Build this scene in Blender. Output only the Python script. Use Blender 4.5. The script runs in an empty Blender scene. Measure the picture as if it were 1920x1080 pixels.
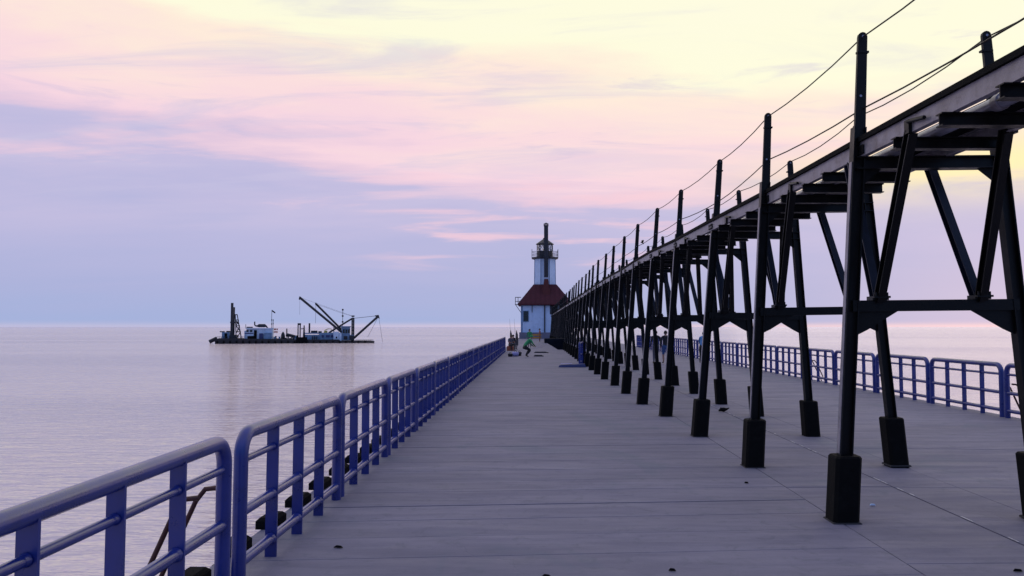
import bpy, math, random
from mathutils import Vector, Matrix, Euler
random.seed(7)
S = bpy.context.scene
COL = S.collection

# ------------------------------------------------------------------ camera, sky, light, exposure
cam_d = bpy.data.cameras.new('camera'); cam = bpy.data.objects.new('camera', cam_d); COL.objects.link(cam)
F = 1436.0
cam_d.lens = F / 1920 * 36; cam_d.sensor_width = 36; cam_d.shift_x = -40 / 1920
cam_d.clip_start = 0.05; cam_d.clip_end = 60000
cam.location = (0, 0, 1.9); cam.rotation_euler = (math.radians(90 + 2.91), 0, 0)
S.camera = cam
S.view_settings.view_transform = 'Standard'; S.view_settings.look = 'None'
S.view_settings.gamma = 1; S.view_settings.exposure = 0; S.view_settings.use_curve_mapping = False

def lin(r, g, b):
    f = lambda c: (c / 255 / 12.92) if c / 255 <= .04045 else ((c / 255 + .055) / 1.055) ** 2.4
    return (f(r), f(g), f(b), 1)

class NT:
    """tiny node helper"""
    def __init__(s, tree): s.t = tree; s.n = tree.nodes; s.l = tree.links
    def new(s, kind, **kw):
        n = s.n.new(kind)
        for k, v in kw.items(): setattr(n, k, v)
        return n
    def put(s, sock, v):
        if v is None: return
        if isinstance(v, bpy.types.NodeSocket): s.l.new(v, sock)
        else: sock.default_value = v
    def math(s, op, a, b=None, c=None, clamp=False):
        n = s.new('ShaderNodeMath', operation=op, use_clamp=clamp)
        s.put(n.inputs[0], a); s.put(n.inputs[1], b)
        if c is not None: s.put(n.inputs[2], c)
        return n.outputs[0]
    def mix(s, f, a, b, mode='MIX'):
        n = s.new('ShaderNodeMix', data_type='RGBA', blend_type=mode)
        s.put(n.inputs[0], f); s.put(n.inputs[6], a); s.put(n.inputs[7], b)
        return n.outputs[2]
    def step(s, v, a, b, o0=0., o1=1.):
        n = s.new('ShaderNodeMapRange', interpolation_type='SMOOTHSTEP')
        s.put(n.inputs[0], v); n.inputs[1].default_value = a; n.inputs[2].default_value = b
        n.inputs[3].default_value = o0; n.inputs[4].default_value = o1
        return n.outputs[0]
    def ramp(s, v, stops):
        n = s.new('ShaderNodeValToRGB'); e = n.color_ramp.elements
        while len(e) < len(stops): e.new(0.5)
        for i, (p, c) in enumerate(stops): e[i].position = p; e[i].color = c
        s.put(n.inputs[0], v); return n.outputs[0]
    def noise(s, vec, scale, detail=4, rough=.5, dist=0.):
        n = s.new('ShaderNodeTexNoise'); s.put(n.inputs['Vector'], vec)
        n.inputs['Scale'].default_value = scale; n.inputs['Detail'].default_value = detail
        n.inputs['Roughness'].default_value = rough; n.inputs['Distortion'].default_value = dist
        return n.outputs[0]
    def mapping(s, vec, loc=(0, 0, 0), rot=(0, 0, 0), scale=(1, 1, 1)):
        n = s.new('ShaderNodeMapping'); s.put(n.inputs[0], vec)
        n.inputs[1].default_value = loc; n.inputs[2].default_value = rot; n.inputs[3].default_value = scale
        return n.outputs[0]
    def comb(s, x, y, z):
        n = s.new('ShaderNodeCombineXYZ'); s.put(n.inputs[0], x); s.put(n.inputs[1], y); s.put(n.inputs[2], z)
        return n.outputs[0]

SUN_AZ = math.radians(33)      # to the right of the pier's direction
SUN_EL = math.radians(3)
W = bpy.data.worlds.new('World'); S.world = W; W.use_nodes = True
w = NT(W.node_tree); w.n.clear()
tc = w.new('ShaderNodeTexCoord').outputs['Generated']
sp = w.new('ShaderNodeSeparateXYZ'); w.l.new(tc, sp.inputs[0])
dx, dy, dz = sp.outputs
zz = w.math('MAXIMUM', dz, 0.0)
den = w.math('ADD', zz, 0.10)
cp = w.comb(w.math('DIVIDE', dx, den), w.math('DIVIDE', dy, den), 0.0)
m1 = w.mapping(cp, (3.1, 1.7, 0), (0, 0, math.radians(28)), (.55, 1.5, 1))
n1 = w.noise(m1, 1.0, 9, .56, .5)
m2 = w.mapping(cp, (7.3, 4.2, 1), (0, 0, math.radians(22)), (.8, 2.6, 1))
n2 = w.noise(m2, 1.3, 8, .6, .7)
m3 = w.mapping(tc, (1.3, 0, 2), (0, 0, 0), (2.2, 2.2, 13))
n3 = w.noise(m3, 1.6, 7, .55, .3)
amp = w.step(zz, .05, .22, .03, .25)
t = w.math('ADD', zz, w.math('MULTIPLY', w.math('SUBTRACT', n1, .5), amp))
t = w.math('ADD', t, w.math('MULTIPLY', w.math('SUBTRACT', n3, .5), w.step(zz, .05, .2, .03, .11)))
t = w.math('ADD', t, w.math('MULTIPLY', w.math('MULTIPLY', dx, .10), w.step(zz, .145, .215)))
front = w.ramp(t, [(0.0, lin(163, 178, 220)), (.05, lin(172, 178, 219)), (.10, lin(184, 183, 221)), (.152, lin(196, 189, 223)),
                   (.172, lin(226, 200, 222)), (.205, lin(246, 213, 225)), (.255, lin(251, 222, 222)),
                   (.305, lin(254, 235, 218)), (.35, lin(253, 251, 222)), (.55, lin(254, 250, 230)), (.76, lin(226, 218, 232)), (1.0, lin(165, 176, 222))])
# lavender cloud bank, stronger towards the left and high up
lav = w.step(n2, .47, .66)
lav = w.math('MULTIPLY', lav, w.step(dx, -.55, .30, .60, .28))
lav = w.math('MULTIPLY', lav, w.step(zz, .10, .24))
front = w.mix(lav, front, lin(204, 198, 226))
# thin pink wisps over the blue part
m5 = w.mapping(tc, (5.6, 2, 1.3), (0, 0, 0), (3.2, 3.2, 34))
n5 = w.noise(m5, 1.2, 6, .55, .4)
wisp = w.math('MULTIPLY', w.math('MULTIPLY', w.step(n5, .52, .68), w.math('MULTIPLY', w.step(dx, -.28, -.10), w.step(dx, .12, .26, 1, 0))), w.math('MULTIPLY', w.step(zz, .05, .11), w.step(zz, .17, .24, 1, 0)))
front = w.mix(w.math('MULTIPLY', wisp, .75), front, lin(246, 205, 218))
# grey-violet scud in the pink part
m6 = w.mapping(tc, (1.1, 5, 3.3), (0, 0, 0), (3.6, 3.6, 26))
n6 = w.noise(m6, 1.3, 7, .6, .5)
scud = w.math('MULTIPLY', w.step(n6, .58, .70), w.math('MULTIPLY', w.step(zz, .17, .22), w.step(zz, .30, .38, 1, 0)))
front = w.mix(w.math('MULTIPLY', scud, .4), front, lin(203, 192, 222))
# the after-glow where the sun went down, low on the right
gx = w.math('SUBTRACT', dx, .50); gz = w.math('SUBTRACT', zz, .183)
g = w.math('ADD', w.math('POWER', w.math('DIVIDE', gx, .20), 2.0), w.math('POWER', w.math('DIVIDE', gz, .034), 2.0))
g = w.math('MULTIPLY', w.math('EXPONENT', w.math('MULTIPLY', g, -1.0)), w.step(n3, .25, .50))
g = w.math('MULTIPLY', g, w.step(dy, 0, .3), clamp=True)
front = w.mix(g, front, lin(255, 240, 185))
# a thin warm line along the horizon
hz = w.math('EXPONENT', w.math('MULTIPLY', w.math('POWER', w.math('DIVIDE', zz, .0045), 2.0), -1.0))
front = w.mix(w.math('MULTIPLY', hz, w.step(dx, -.5, .4, .30, .75)), front, lin(238, 210, 218))
# the side away from the sunset: dusk blue
back = w.ramp(zz, [(0, (.10, .20, .43, 1)), (.3, (.13, .25, .55, 1)), (.7, (.34, .40, .72, 1)), (1, (.48, .50, .78, 1))])
fb = w.step(dy, -.45, .45)
sky = w.mix(fb, back, front)
nish = w.new('ShaderNodeTexSky', sky_type='NISHITA', sun_disc=False, sun_elevation=SUN_EL, sun_rotation=SUN_AZ)
bg1 = w.new('ShaderNodeBackground'); w.l.new(sky, bg1.inputs[0]); bg1.inputs[1].default_value = 1.0
bg2 = w.new('ShaderNodeBackground'); w.l.new(nish.outputs[0], bg2.inputs[0]); bg2.inputs[1].default_value = .005
ad = w.new('ShaderNodeAddShader'); w.l.new(bg1.outputs[0], ad.inputs[0]); w.l.new(bg2.outputs[0], ad.inputs[1])
wo = w.new('ShaderNodeOutputWorld'); w.l.new(ad.outputs[0], wo.inputs[0])

sd = bpy.data.lights.new('sun', 'SUN'); sd.energy = .12; sd.angle = math.radians(40); sd.color = (1, .78, .66)
sun = bpy.data.objects.new('sun', sd); COL.objects.link(sun)
sv = Vector((math.sin(SUN_AZ) * math.cos(SUN_EL), math.cos(SUN_AZ) * math.cos(SUN_EL), math.sin(SUN_EL) + .12))
sun.rotation_euler = sv.to_track_quat('Z', 'Y').to_euler(); sun.location = (30, 40, 30)

# ------------------------------------------------------------------ materials
def material(name, col, rough=.6, metal=0., var=.15, nscale=6., bump=.0, bscale=40., spec=.5, coat=0., dirt=None, dirt_amt=.4, dscale=2.5, stretch=(1, 1, 1)):
    m = bpy.data.materials.new(name); m.use_nodes = True; t = NT(m.node_tree)
    p = t.n['Principled BSDF']
    oc = t.new('ShaderNodeTexCoord').outputs['Object']
    oi = t.new('ShaderNodeObjectInfo').outputs['Random']
    v = t.mapping(oc, scale=stretch)
    off = t.new('ShaderNodeVectorMath', operation='ADD'); t.l.new(v, off.inputs[0])
    t.l.new(t.comb(t.math('MULTIPLY', oi, 37.), t.math('MULTIPLY', oi, 91.), 0.), off.inputs[1]); v = off.outputs[0]
    n = t.noise(v, nscale, 6, .6)
    lo = tuple(c * (1 - var) for c in col[:3]) + (1,); hi = tuple(min(1, c * (1 + var)) for c in col[:3]) + (1,)
    c = t.mix(t.step(n, .3, .7), lo, hi)
    if dirt:
        d = t.noise(v, dscale, 8, .68, .4)
        c = t.mix(t.step(d, .52, .72, 0, dirt_amt), c, tuple(dirt[:3]) + (1,))
    t.l.new(c, p.inputs['Base Color'])
    r = t.step(n, .25, .75, max(0, rough - .08), min(1, rough + .1)); t.l.new(r, p.inputs['Roughness'])
    p.inputs['Metallic'].default_value = metal; p.inputs['Specular IOR Level'].default_value = spec
    p.inputs['Coat Weight'].default_value = coat; p.inputs['Coat Roughness'].default_value = .18; p.inputs['Coat IOR'].default_value = 1.6
    if bump:
        b = t.new('ShaderNodeBump'); b.inputs['Strength'].default_value = bump; b.inputs['Distance'].default_value = .01
        t.l.new(t.noise(v, bscale, 6, .65), b.inputs['Height']); t.l.new(b.outputs[0], p.inputs['Normal'])
    return m

M = {}
M['blue'] = material('blue_rail_paint', (.010, .024, .21), .30, .0, .14, 4, .05, 30, .75, .15, dirt=(.02, .024, .08), dirt_amt=.3, dscale=5)
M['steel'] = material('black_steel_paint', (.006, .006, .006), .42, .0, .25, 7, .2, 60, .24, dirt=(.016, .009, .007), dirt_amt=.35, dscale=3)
M['stringer'] = material('weathered_lit_grey_steel', (.26, .24, .27), .42, .2, .3, 6, .3, 45, .5, dirt=(.06, .03, .022), dirt_amt=.5, dscale=4)  # rust-patched stringers; also the painted light tone on the left legs' outer face
M['brace'] = material('blue_black_steel', (.010, .014, .028), .42, .0, .25, 7, .2, 60, .34, dirt=(.016, .012, .010), dirt_amt=.3)
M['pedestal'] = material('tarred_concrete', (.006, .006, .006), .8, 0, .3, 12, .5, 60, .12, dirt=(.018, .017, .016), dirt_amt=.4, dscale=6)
M['cable'] = material('cable_wire', (.02, .014, .013), .6, .3)
M['pipe'] = material('galvanised_pipe', (.33, .33, .40), .35, .4, .1)
M['timber'] = material('black_timber', (.008, .008, .009), .8, 0, .4, 8, .5, 40, .08, stretch=(1, 6, 6))
M['rust'] = material('rust_brown_steel', (.07, .022, .018), .6, .1, .3)
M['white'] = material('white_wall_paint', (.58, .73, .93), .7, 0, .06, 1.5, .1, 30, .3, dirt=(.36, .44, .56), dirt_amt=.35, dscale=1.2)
M['redroof'] = material('dark_red_roof', (.082, .020, .028), .8, 0, .2, 3, .2, 20, .3, dirt=(.09, .03, .035), dirt_amt=.5, dscale=.8)
M['brick'] = material('dark_red_brick', (.10, .022, .022), .8, 0, .25, 12)
M['dark'] = material('dark_metal', (.022, .024, .034), .5, .1, .2)
M['hull'] = material('rusty_black_hull', (.03, .028, .034), .7, 0, .35, 1.2, dirt=(.09, .04, .03), dirt_amt=.5, dscale=.5)
M['seablue'] = material('faded_blue_paint', (.16, .27, .42), .55, 0, .2, 1.2, dirt=(.10, .10, .12), dirt_amt=.5, dscale=.7)
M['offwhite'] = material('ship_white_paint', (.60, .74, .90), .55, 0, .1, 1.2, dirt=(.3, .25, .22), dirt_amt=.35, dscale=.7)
M['navy'] = material('navy_band', (.03, .045, .15), .6)
M['yellow'] = material('yellow_paint', (.55, .45, .10), .5)
M['red'] = material('red_cloth', (.45, .05, .04), .8)
M['skin'] = material('skin', (.42, .24, .17), .55, 0, .05)
M['hair'] = material('hair', (.02, .014, .01), .7)
M['black_cloth'] = material('black_cloth', (.018, .018, .022), .85)
M['grey_cloth'] = material('grey_cloth', (.10, .10, .13), .85)
M['denim'] = material('denim', (.05, .11, .27), .85)
M['sky_cloth'] = material('blue_cloth', (.10, .27, .55), .85)
M['green'] = material('bright_green_cloth', (.03, .27, .10), .8)
M['olive'] = material('olive_cloth', (.07, .14, .04), .85)
M['rustcloth'] = material('rust_red_cloth', (.32, .09, .05), .85)
M['orange'] = material('orange_paint', (.55, .25, .04), .6)
M['lavcloth'] = material('pale_lavender_cloth', (.38, .36, .62), .8)
M['sealant'] = material('pale_sealant', (.62, .60, .62), .7, 0, .3, 30)
M['seal'] = material('dark_joint_mortar', (.03, .03, .034), .9)  # plain dark fill under the slab joints and around the pedestals

def glass_material():
    m = bpy.data.materials.new('pane_glass'); m.use_nodes = True; p = m.node_tree.nodes['Principled BSDF']
    p.inputs['Base Color'].default_value = (.8, .85, .9, 1); p.inputs['Roughness'].default_value = .05
    p.inputs['Transmission Weight'].default_value = .92; p.inputs['IOR'].default_value = 1.1
    return m
M['bulkhead'] = material('dark_bulkhead', (.010, .013, .020), .9, 0, .3, 1, .3, 12, .04)
M['glass'] = glass_material()
M['darkglass'] = material('dark_window_glass', (.012, .02, .022), .12, 0, .1, spec=.7)

def concrete(name, base):
    m = bpy.data.materials.new(name); m.use_nodes = True; t = NT(m.node_tree); p = t.n['Principled BSDF']
    geo = t.new('ShaderNodeNewGeometry').outputs['Position']
    oi = t.new('ShaderNodeObjectInfo').outputs['Random']
    n1 = t.noise(t.mapping(geo, scale=(.35, 1, 1)), .9, 8, .62, .3)
    n2 = t.noise(t.mapping(geo, scale=(.45, 3.0, 1)), 1.6, 8, .66, .5)        # trowel streaks across the pier
    n3 = t.noise(geo, 90, 4, .7)
    n4 = t.noise(geo, 5, 8, .7, .6)
    c = t.mix(t.step(n1, .3, .7), tuple(x * .86 for x in base) + (1,), tuple(x * 1.13 for x in base) + (1,))
    c = t.mix(t.step(n2, .36, .70, 0, .30), c, tuple(x * .62 for x in base) + (1,))
    c = t.mix(t.step(n4, .50, .70, 0, .60), c, (base[0] * .60, base[1] * .66, base[2] * .64, 1))
    c = t.mix(t.step(n3, .62, .80, 0, .35), c, tuple(min(1, x * 1.6) for x in base) + (1,))
    n5 = t.noise(geo, 320, 2, .6)
    c = t.mix(t.step(n5, .35, .65, 0, .35), c, tuple(x * .55 for x in base) + (1,))
    n6 = t.noise(t.mapping(geo, (9, 3, 0), scale=(1, .6, 1)), .55, 5, .6, 1.2)      # damp, faintly green patches
    c = t.mix(t.step(n6, .55, .66, 0, .5), c, (base[0] * .62, base[1] * .76, base[2] * .74, 1))
    c = t.mix(t.math('MULTIPLY', oi, .16), c, tuple(x * .6 for x in base) + (1,))
    # fine wandering cracks
    vo = t.new('ShaderNodeTexVoronoi', feature='DISTANCE_TO_EDGE'); vo.inputs['Scale'].default_value = .33
    wv = t.new('ShaderNodeVectorMath', operation='ADD'); t.l.new(geo, wv.inputs[0])
    nn = t.new('ShaderNodeTexNoise'); nn.inputs['Scale'].default_value = 1.4; nn.inputs['Detail'].default_value = 6
    t.l.new(geo, nn.inputs['Vector']); t.l.new(nn.outputs[1], wv.inputs[1]); t.l.new(wv.outputs[0], vo.inputs['Vector'])
    ck = t.step(vo.outputs[0], .0015, .006, .0, 1.)
    c = t.mix(t.math('MULTIPLY', t.math('SUBTRACT', 1., ck), t.step(n1, .60, .70, 0, .6)), c, (.045, .045, .05, 1))
    t.l.new(c, p.inputs['Base Color'])
    t.l.new(t.step(n2, .3, .7, .62, .86), p.inputs['Roughness']); p.inputs['Specular IOR Level'].default_value = .35
    b = t.new('ShaderNodeBump'); b.inputs['Strength'].default_value = .55; b.inputs['Distance'].default_value = .012
    hsum = t.math('ADD', t.math('MULTIPLY', n2, .45), t.math('MULTIPLY', n3, .25)); hsum = t.math('ADD', hsum, t.math('MULTIPLY', ck, .25))
    t.l.new(hsum, b.inputs['Height']); t.l.new(b.outputs[0], p.inputs['Normal'])
    return m
M['concrete'] = concrete('pier_concrete', (.232, .222, .292))

def water_material():
    m = bpy.data.materials.new('lake_water'); m.use_nodes = True; t = NT(m.node_tree); p = t.n['Principled BSDF']
    geo = t.new('ShaderNodeNewGeometry').outputs['Position']
    big = t.noise(t.mapping(geo, scale=(.25, 1, 1)), .022, 5, .6, .4)
    w1 = t.noise(t.mapping(geo, rot=(0, 0, .15), scale=(.38, 1, 1)), .55, 3, .5, .3)
    w2 = t.noise(t.mapping(geo, rot=(0, 0, -.2), scale=(.30, 1, 1)), 2.0, 4, .55, .5)
    w3 = t.noise(t.mapping(geo, rot=(0, 0, .05), scale=(.26, 1, 1)), 3.9, 3, .5, .3)
    h = t.math('ADD', t.math('MULTIPLY', w1, .60), t.math('MULTIPLY', w2, .66))
    h = t.math('ADD', h, t.math('MULTIPLY', w3, .27))
    b = t.new('ShaderNodeBump'); b.inputs['Distance'].default_value = 1.0
    t.l.new(t.step(big, .38, .62, .38, .95), b.inputs['Strength']); t.l.new(h, b.inputs['Height'])
    t.l.new(b.outputs[0], p.inputs['Normal'])
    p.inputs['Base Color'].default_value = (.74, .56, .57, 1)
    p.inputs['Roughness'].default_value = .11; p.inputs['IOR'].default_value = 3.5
    return m
M['water'] = water_material()

# ------------------------------------------------------------------ mesh helpers
class MB:
    def __init__(s): s.v = []; s.f = []; s.sm = []
    def add(s, vs, fs, smooth=False):
        o = len(s.v); s.v += [tuple(x) for x in vs]; s.f += [tuple(i + o for i in f) for f in fs]; s.sm += [smooth] * len(fs); return s
    def box(s, x0, y0, z0, x1, y1, z1):
        v = [(x, y, z) for z in (z0, z1) for y in (y0, y1) for x in (x0, x1)]
        return s.add(v, [(0, 2, 3, 1), (4, 5, 7, 6), (0, 1, 5, 4), (2, 6, 7, 3), (0, 4, 6, 2), (1, 3, 7, 5)])
    def bbox(s, x0, y0, z0, x1, y1, z1, c=.01):
        """box with chamfered top edge"""
        r = [(x0, y0, z0), (x1, y0, z0), (x1, y1, z0), (x0, y1, z0), (x0, y0, z1 - c), (x1, y0, z1 - c), (x1, y1, z1 - c), (x0, y1, z1 - c),
             (x0 + c, y0 + c, z1), (x1 - c, y0 + c, z1), (x1 - c, y1 - c, z1), (x0 + c, y1 - c, z1)]
        f = [(3, 2, 1, 0), (8, 9, 10, 11)]
        for i in range(4):
            j = (i + 1) % 4; f += [(i, j, 4 + j, 4 + i), (4 + i, 4 + j, 8 + j, 8 + i)]
        return s.add(r, f)
    def frame(s, p0, p1, up=(0, 1, 0)):
        p0, p1 = Vector(p0), Vector(p1); d = (p1 - p0).normalized(); u = Vector(up)
        a = d.cross(u)
        if a.length < 1e-4: a = d.cross(Vector((1, 0, 0)))
        a.normalize(); b = a.cross(d).normalized()
        return p0, p1, a, b
    def prism(s, p0, p1, prof, up=(0, 1, 0), smooth=False, scale1=1.):
        p0, p1, a, b = s.frame(p0, p1, up); n = len(prof)
        v = [p0 + a * x + b * y for x, y in prof] + [p1 + (a * x + b * y) * scale1 for x, y in prof]
        f = [(i, (i + 1) % n, n + (i + 1) % n, n + i) for i in range(n)]
        s.add(v, f, smooth); s.add(v[:n], [tuple(range(n))[::-1]]); s.add(v[n:], [tuple(range(n))]); return s
    def bar(s, p0, p1, w, d=None, up=(0, 1, 0)):
        d = d or w; w /= 2; d /= 2
        return s.prism(p0, p1, [(-w, -d), (w, -d), (w, d), (-w, d)], up)
    def ibeam(s, p0, p1, w, h, tk=.012, up=(0, 1, 0)):
        """I section: flanges of width w at +-h/2 along `b`"""
        a, b, t = w / 2, h / 2, tk
        pr = [(-a, -b), (a, -b), (a, -b + t), (t / 2, -b + t), (t / 2, b - t), (a, b - t), (a, b), (-a, b), (-a, b - t), (-t / 2, b - t), (-t / 2, -b + t), (-a, -b + t)]
        p0, p1, A, B = s.frame(p0, p1, up); n = 12
        v = [p0 + A * x + B * y for x, y in pr] + [p1 + A * x + B * y for x, y in pr]
        f = [(i, (i + 1) % n, n + (i + 1) % n, n + i) for i in range(n)]
        for o in (0, 12): f += [tuple(o + k for k in q) for q in ((0, 1, 2, 11), (6, 7, 8, 5), (3, 4, 9, 10))]
        return s.add(v, f)
    def tube(s, pts, r, n=8, caps=True):
        pts = [Vector(p) for p in pts]; rings = []; prev = None
        for i, p in enumerate(pts):
            d = (pts[min(i + 1, len(pts) - 1)] - pts[max(i - 1, 0)]).normalized()
            a = prev - d * prev.dot(d) if prev is not None else d.orthogonal()
            if a.length < 1e-5: a = d.orthogonal()
            a.normalize(); prev = a; b = d.cross(a); rr = r[i] if isinstance(r, (list, tuple)) else r
            rings.append([p + (a * math.cos(2 * math.pi * k / n) + b * math.sin(2 * math.pi * k / n)) * rr for k in range(n)])
        v = [q for ring in rings for q in ring]; f = []
        for i in range(len(rings) - 1):
            for k in range(n): f.append((i * n + k, i * n + (k + 1) % n, (i + 1) * n + (k + 1) % n, (i + 1) * n + k))
        s.add(v, f, True)
        if caps: s.add(rings[0], [tuple(range(n))[::-1]]); s.add(rings[-1], [tuple(range(n))])
        return s
    def lathe(s, prof, n=16, c=(0, 0), rot=0, smooth=False):
        v = []; f = []
        for r, z in prof:
            for k in range(n):
                a = 2 * math.pi * k / n + rot; v.append((c[0] + r * math.cos(a), c[1] + r * math.sin(a), z))
        for i in range(len(prof) - 1):
            for k in range(n): f.append((i * n + k, i * n + (k + 1) % n, (i + 1) * n + (k + 1) % n, (i + 1) * n + k))
        s.add(v, f, smooth); s.add(v[:n], [tuple(range(n))[::-1]]); s.add(v[-n:], [tuple(range(n))]); return s
    def build(s, name, mat, parent=None, loc=(0, 0, 0)):
        me = bpy.data.meshes.new(name); me.from_pydata(s.v, [], s.f); me.materials.append(mat)
        me.polygons.foreach_set('use_smooth', s.sm); me.update()
        o = bpy.data.objects.new(name, me); COL.objects.link(o); o.location = loc
        if parent is not None: o.parent = parent
        return o

def empty(name, loc=(0, 0, 0), rz=0.):
    o = bpy.data.objects.new(name, None); COL.objects.link(o); o.location = loc; o.rotation_euler = (0, 0, rz); o.empty_display_size = .2
    return o
def tag(o, label=None, cat=None, group=None, kind=None):
    if label: o['label'] = label
    if cat: o['category'] = cat
    if group: o['group'] = group
    if kind: o['kind'] = kind
    return o
KIDS = {}
def copy_tree(o, kids=None):
    c = o.copy(); COL.objects.link(c)
    for ch in (kids if kids is not None else o.children):
        d = ch.copy(); COL.objects.link(d); d.parent = c
        for g in ch.children:
            e = g.copy(); COL.objects.link(e); e.parent = d
    return c
ORD = ['first', 'second', 'third', 'fourth', 'fifth', 'sixth', 'seventh', 'eighth', 'ninth', 'tenth', 'eleventh', 'twelfth', 'thirteenth', 'fourteenth',
       'fifteenth', 'sixteenth', 'seventeenth', 'eighteenth', 'nineteenth']
TENS = {2: ('twentieth', 'twenty'), 3: ('thirtieth', 'thirty'), 4: ('fortieth', 'forty')}
def ordinal(n):
    if n < 20: return ORD[n - 1]
    a, b = divmod(n, 10)
    return TENS[a][0] if b == 0 else TENS[a][1] + '-' + ORD[b - 1]

WATER_Z = -1.76
# ------------------------------------------------------------------ setting: water, pier
wm = MB()
R = 40000
wm.add([(-R, -3000, 0), (R, -3000, 0), (R, R, 0), (-R, R, 0)], [(0, 1, 2, 3)])
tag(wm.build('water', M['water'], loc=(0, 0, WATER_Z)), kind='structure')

PX0, PX1, PY0, PY1 = -2.56, 10.15, -6., 136.
pb = MB(); pb.box(PX0 + .02, PY0, -4, PX1 - .02, PY1, -.02)
pier = pb.build('pier_deck', M['seal']); tag(pier, kind='structure')
pw = MB()
pw.box(PX0 - .04, PY0, -4, PX0 + .12, PY1, -.30); pw.box(PX1 - .12, PY0, -4, PX1 + .04, PY1, -.30)
pw.build('pier_side_wall', M['concrete'], pier)
fr = MB(); fr.box(PX0, 62.2, -.3, PX1, PY1, -.004)
fr.build('far_deck_sheet', M['concrete'], pier)
rr = random.Random(3)
def slab_mesh(x0, x1, y0, y1, z, sh, c=.003):
    m = MB(); m.bbox(x0, y0, -.3, x1, y1, z, c); m.v = [(v[0], v[1] + sh * (v[0] - x0), v[2]) for v in m.v]; return m
y = PY0
while y < 62:                                        # narrow strips between the lake edge and the first row of pedestals
    wd = .65 * rr.uniform(.9, 1.1); g = rr.choice((.006, .009, .012, .015))
    slab_mesh(PX0, 3.0 - .006, -wd / 2 + g / 2, wd / 2 - g / 2, rr.uniform(-.002, .002), .072).build('slab', M['concrete'], pier, (0, y + wd / 2, 0)); y += wd
for (a, b_, sh) in ((3.006, 4.268, .02), (4.286, 5.027, -.02), (5.033, PX1, -.07)):
    y = PY0 + .5; proto = None
    m = slab_mesh(a, b_, .007, 2.933, 0, sh, .004)
    while y < 61.5:
        if proto is None: o = proto = m.build('slab', M['concrete'], pier)
        else: o = proto.copy(); COL.objects.link(o); o.parent = pier
        o.location = (0, y, rr.uniform(-.002, .002)); y += 2.94
# broken pale sealant left along the long joint
for k in range(46):
    y = 4.6 + k * .34 + rr.uniform(-.12, .12); L_ = rr.uniform(.04, .22)
    if rr.random() < .35: continue
    b = MB(); b.bbox(-.007, -L_ / 2, 0, rr.uniform(.002, .008), L_ / 2, .004, .001); b.build('sealant', M['sealant'], pier, (4.290 + rr.uniform(-.002, .004), y, .0015))
# timber fender blocks bolted along the lake edge
eb = MB(); eb.bbox(-.11, -.16, 0, .07, .16, .105, .03); eb.box(-.13, -.18, -.28, -.09, .18, -.06)
p0 = None; y = 3.1
while y < 60:
    o = p0 = eb.build('edge_block', M['timber'], pier) if p0 is None else p0
    if y > 3.2: o = p0.copy(); COL.objects.link(o); o.parent = pier
    o.location = (PX0 + .06 + rr.uniform(-.01, .01), y, 0); o.rotation_euler.z = rr.uniform(-.05, .05); y += .87

# ------------------------------------------------------------------ blue pipe railings
def rail_section(L):
    root = empty('railing_section'); r = .16; H = 1.10; R0 = .052; e = L / 2 - R0
    hoop = [(0, -e, -.02), (0, -e, H - r)]
    for k in range(1, 6): a = k / 6 * math.pi / 2; hoop.append((0, -e + r * (1 - math.cos(a)), H - r + r * math.sin(a)))
    hoop.append((0, -e + r, H)); hoop.append((0, e - r, H))
    for k in range(1, 6): a = k / 6 * math.pi / 2; hoop.append((0, e - r + r * math.sin(a), H - r + r * math.cos(a)))
    hoop += [(0, e, H - r), (0, e, -.02)]
    b = MB(); b.tube(hoop, R0, 14); b.build('hoop_rail', M['blue'], root)
    for z, q in ((.905, .027), (.52, .038), (.15, .040)):
        b = MB(); b.tube([(0, -e + .02, z), (0, e - .02, z)], q, 10, False)
        for k in (1, 2, 3):     # weld collars at the pickets
            yy = -e + 2 * e * k / 4; b.tube([(0, yy - .045, z), (0, yy - .016, z)], [q * 1.02, q * 1.25], 10)
        b.build('cross_rail', M['blue'], root)
    for k in (1, 2, 3):
        yy = -e + 2 * e * k / 4
        b = MB(); b.box(-.048, yy - .010, -.01, .048, yy + .010, H - .02); b.build('picket', M['blue'], root)
    return root
secA = rail_section(2.93); secB = rail_section(2.57)
kA, kB = list(secA.children), list(secB.children)
left_g = [-.45, 2.55, 5.58, 8.62, 11.42, 14.1, 16.7]
while left_g[-1] < 57.5: left_g.append(left_g[-1] + 2.64)
XL, XR = -2.17, 9.92
right_g = [16.22 + 3.02 * k for k in range(-5, 20)]
usedA = usedB = False; nl = 0
for i in range(len(left_g) - 1):
    L = left_g[i + 1] - left_g[i]
    if L > 2.78:
        o = secA if not usedA else copy_tree(secA, kA); usedA = True
    else:
        o = secB if not usedB else copy_tree(secB, kB); usedB = True
    o.location = (XL + rr.uniform(-.006, .006), (left_g[i] + left_g[i + 1]) / 2, 0); o.rotation_euler = (rr.uniform(-.002, .002), rr.uniform(-.006, .006), rr.uniform(-.003, .003))
    o.scale.y = (L - .07) / (2.93 if L > 2.78 else 2.57)
    if i == 1: o.scale.y = (L - .15) / 2.93; o.location.y -= .03      # the open gap with the ladder
    if i == 2: o.scale.y = (L - .15) / 2.93; o.location.y += .045
    if i == 0: lab = 'blue pipe railing section on the left edge, just behind the camera'
    elif i == 1: lab = 'nearest blue pipe railing section, cut off by the lower left corner'
    elif i == len(left_g) - 2: lab = 'last blue pipe railing section on the left edge, where the railing stops'
    else: lab = 'blue pipe railing section on the left lake edge, %s from the lower left corner' % ordinal(i)
    tag(o, lab, 'railing', 'blue railing sections along both pier edges')
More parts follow.
